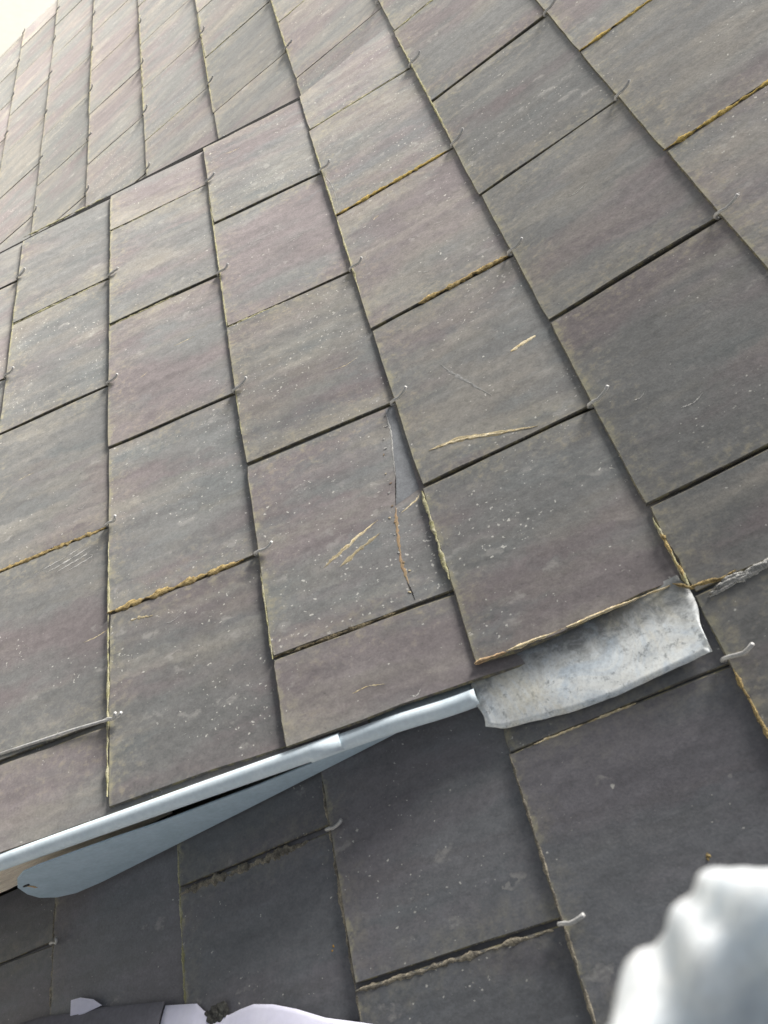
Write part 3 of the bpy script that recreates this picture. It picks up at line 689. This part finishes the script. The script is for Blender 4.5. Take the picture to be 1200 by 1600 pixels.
# ------------------------------------------------------------------ cloths and scraps at the lower edge of the picture
def cloth_sheet(name, edge, depth, base_h, amp, mat, seed, label, cat, fr=14.0, round_=0.02):
    """edge: (i, j) points of the upper rim; the sheet runs on down towards larger x"""
    E_ = []
    for a, b in zip(edge[:-1], edge[1:]):
        for s in range(5): E_.append((a[0]+(b[0]-a[0])*s/5, a[1]+(b[1]-a[1])*s/5))
    E_.append(edge[-1]); n = len(E_); rows = 16
    org = Vector((sum(e[1] for e in E_)/n*W, sum(e[0] for e in E_)/n*G, 0)); vs, fs = [], []
    for r_ in range(rows+1):
        f = (r_/rows)**1.5
        for e in E_:
            x = e[1]*W+depth*f; y = e[0]*G - depth*0.12*f
            h = base_h*(1-math.exp(-(depth*f)/round_)) + 0.0045 + amp*mnoise.noise(Vector((x*fr, y*fr, seed)))*(0.15+min(1, f*4))
            vs.append(Vector((x, y, max(h, 0.0042)))-org)
    n0 = len(vs); vs += [p+Vector((0, 0, -0.0008)) for p in vs]
    q = lambda r_, k: r_*n+k
    for r_ in range(rows):
        for k in range(n-1):
            fs.append((q(r_, k), q(r_+1, k), q(r_+1, k+1), q(r_, k+1))); fs.append((n0+q(r_, k), n0+q(r_, k+1), n0+q(r_+1, k+1), n0+q(r_+1, k)))
    for k in range(n-1):
        fs.append((q(0, k), q(0, k+1), n0+q(0, k+1), n0+q(0, k))); fs.append((q(rows, k), n0+q(rows, k), n0+q(rows, k+1), q(rows, k+1)))
    for r_ in range(rows):
        fs.append((q(r_, 0), n0+q(r_, 0), n0+q(r_+1, 0), q(r_+1, 0))); fs.append((q(r_, n-1), q(r_+1, n-1), n0+q(r_+1, n-1), n0+q(r_, n-1)))
    return link(name, mesh(name, vs, fs, mat, smooth=True), Matrix.Translation(org), label=label, cat=cat)
cloth_sheet('plastic_sheet', [(0.885, 4.475), (1.09, 4.502), (1.13, 4.53), (1.20, 4.558), (1.29, 4.568), (1.36, 4.562), (1.44, 4.560), (1.55, 4.578), (1.68, 4.612), (1.83, 4.660), (2.02, 4.703), (2.3, 4.77)],
            0.20, 0.010, 0.004, M_LILAC, 3.0, 'pale lilac sheet with a wavy upper rim at the bottom edge', 'sheet')
cloth_sheet('grey_cloth', [(-0.60, 4.40), (-0.25, 4.362), (-0.05, 4.366), (0.2, 4.392), (0.42, 4.408), (0.62, 4.432), (0.80, 4.452), (0.88, 4.462)],
            0.20, 0.012, 0.004, M_GCLOTH, 8.0, 'dull grey cloth lying on the dark slates at the bottom left', 'cloth')
prism([Vector((4.346*W, .190*G, .0052)), Vector((4.350*W, .27*G, .0060)), Vector((4.372*W, .37*G, .0060)), Vector((4.402*W, .43*G, .0052)), Vector((4.41*W, .30*G, .0062)), Vector((4.405*W, .19*G, .0056))],
      Vector((0, 0, -0.0006)), 'paper_scrap', M_LILAC, I4, label='small white scrap sticking out above the grey cloth', cat='scrap')
# dark clump of dead moss against the sheet
def clump(name, cx, cy, rx, ry, h, mat, seed, label, cat):
    rn = random.Random(seed); bm = bmesh.new()
    for k in range(26):
        a, d = rn.uniform(0, 6.28), math.sqrt(rn.random())
        r_ = rn.uniform(0.25, 0.5)*ry
        M_ = Matrix.Translation((rx*d*math.cos(a), ry*d*math.sin(a), h*0.4*rn.random())) @ Matrix.Diagonal((r_*rn.uniform(.6, 1.6), r_*rn.uniform(.6, 1.4), r_*0.7, 1))
        bmesh.ops.create_icosphere(bm, subdivisions=1, radius=1.0, matrix=M_)
    for v in bm.verts: v.co += Vector([rn.uniform(-1, 1)*ry*0.08 for _ in range(3)])
    me = bpy.data.meshes.new(name); bm.to_mesh(me); bm.free(); me.materials.append(mat)
    return link(name, me, Matrix.Translation((cx, cy, 0.004)), label=label, cat=cat)
clump('moss_clump', 4.552*W, 1.21*G, 0.004, 0.011, 0.003, simple('dead_moss', (0.035, 0.033, 0.03), 0.95, 0, 200, 0.5, (0.10, 0.10, 0.085), 1.0, 0.002), 4,
      'dark clump of dead moss lying against the lilac sheet', 'moss')

# crumpled pale sleeve close to the lens (outline in roof-frame coordinates)
SLEEVE = [(1.16426, 0.70284, 0.43897), (1.16369, 0.70805, 0.43707), (1.16238, 0.71101, 0.43678), (1.15965, 0.71318, 0.43795), (1.15718, 0.71501, 0.43908), (1.15563, 0.71774, 0.43907), (1.15531, 0.72119, 0.43778), (1.15353, 0.72369, 0.43805), (1.1511, 0.72569, 0.43908), (1.14936, 0.72835, 0.43925), (1.14934, 0.73162, 0.4378), (1.15079, 0.73526, 0.43501), (1.15475, 0.73922, 0.4301), (1.16486, 0.74493, 0.41954), (1.18855, 0.7362, 0.40475), (1.19313, 0.7136, 0.41131), (1.1773, 0.69234, 0.43339), (1.1662, 0.69626, 0.4404)]
def sleeve():
    c0 = Vector(SLEEVE[0]); n = len(SLEEVE)
    P = [Vector(p)-c0 for p in SLEEVE]; nrm = ((P[4]-P[0]).cross(P[14]-P[0])).normalized()
    if nrm.dot(fwd) < 0: nrm = -nrm
    cen = sum(P, Vector())/n
    vs = P + [cen + (p-cen)*0.55 + nrm*0.018 for p in P]
    fs = [tuple(range(n)), tuple(range(2*n-1, n-1, -1))] + [(k, n+k, n+(k+1) % n, (k+1) % n) for k in range(n)]
    o = link('sleeve', mesh('sleeve', vs, fs, M_CLOTH), Matrix.Translation(c0), label='blurred pale blue-white crumpled cloth close up in the bottom right corner', cat='cloth')
    bm = bmesh.new(); bm.from_mesh(o.data); bmesh.ops.recalc_face_normals(bm, faces=bm.faces); bm.to_mesh(o.data); bm.free()
    rm = o.modifiers.new('remesh', 'REMESH'); rm.mode = 'VOXEL'; rm.voxel_size = 0.0009
    sm = o.modifiers.new('smooth', 'SMOOTH'); sm.factor = 0.6; sm.iterations = 12
    dg = bpy.context.evaluated_depsgraph_get(); dg.update()
    m2 = bpy.data.meshes.new_from_object(o.evaluated_get(dg)); o.modifiers.clear(); o.data = m2; m2.name = 'sleeve'
    for v in m2.vertices:
        p = v.co; w_ = mnoise.noise(p*40)*0.02
        k = (1-abs(mnoise.noise(Vector((p.x*60+w_*30, p.y*90, p.z*60)))))*0.0018 + mnoise.noise(p*150)*0.0006 + mnoise.noise(p*600)*0.00012
        v.co = p + v.normal*(k-0.0014)
    m2.polygons.foreach_set('use_smooth', [True]*len(m2.polygons))
    if not m2.materials: m2.materials.append(M_CLOTH)
sleeve()
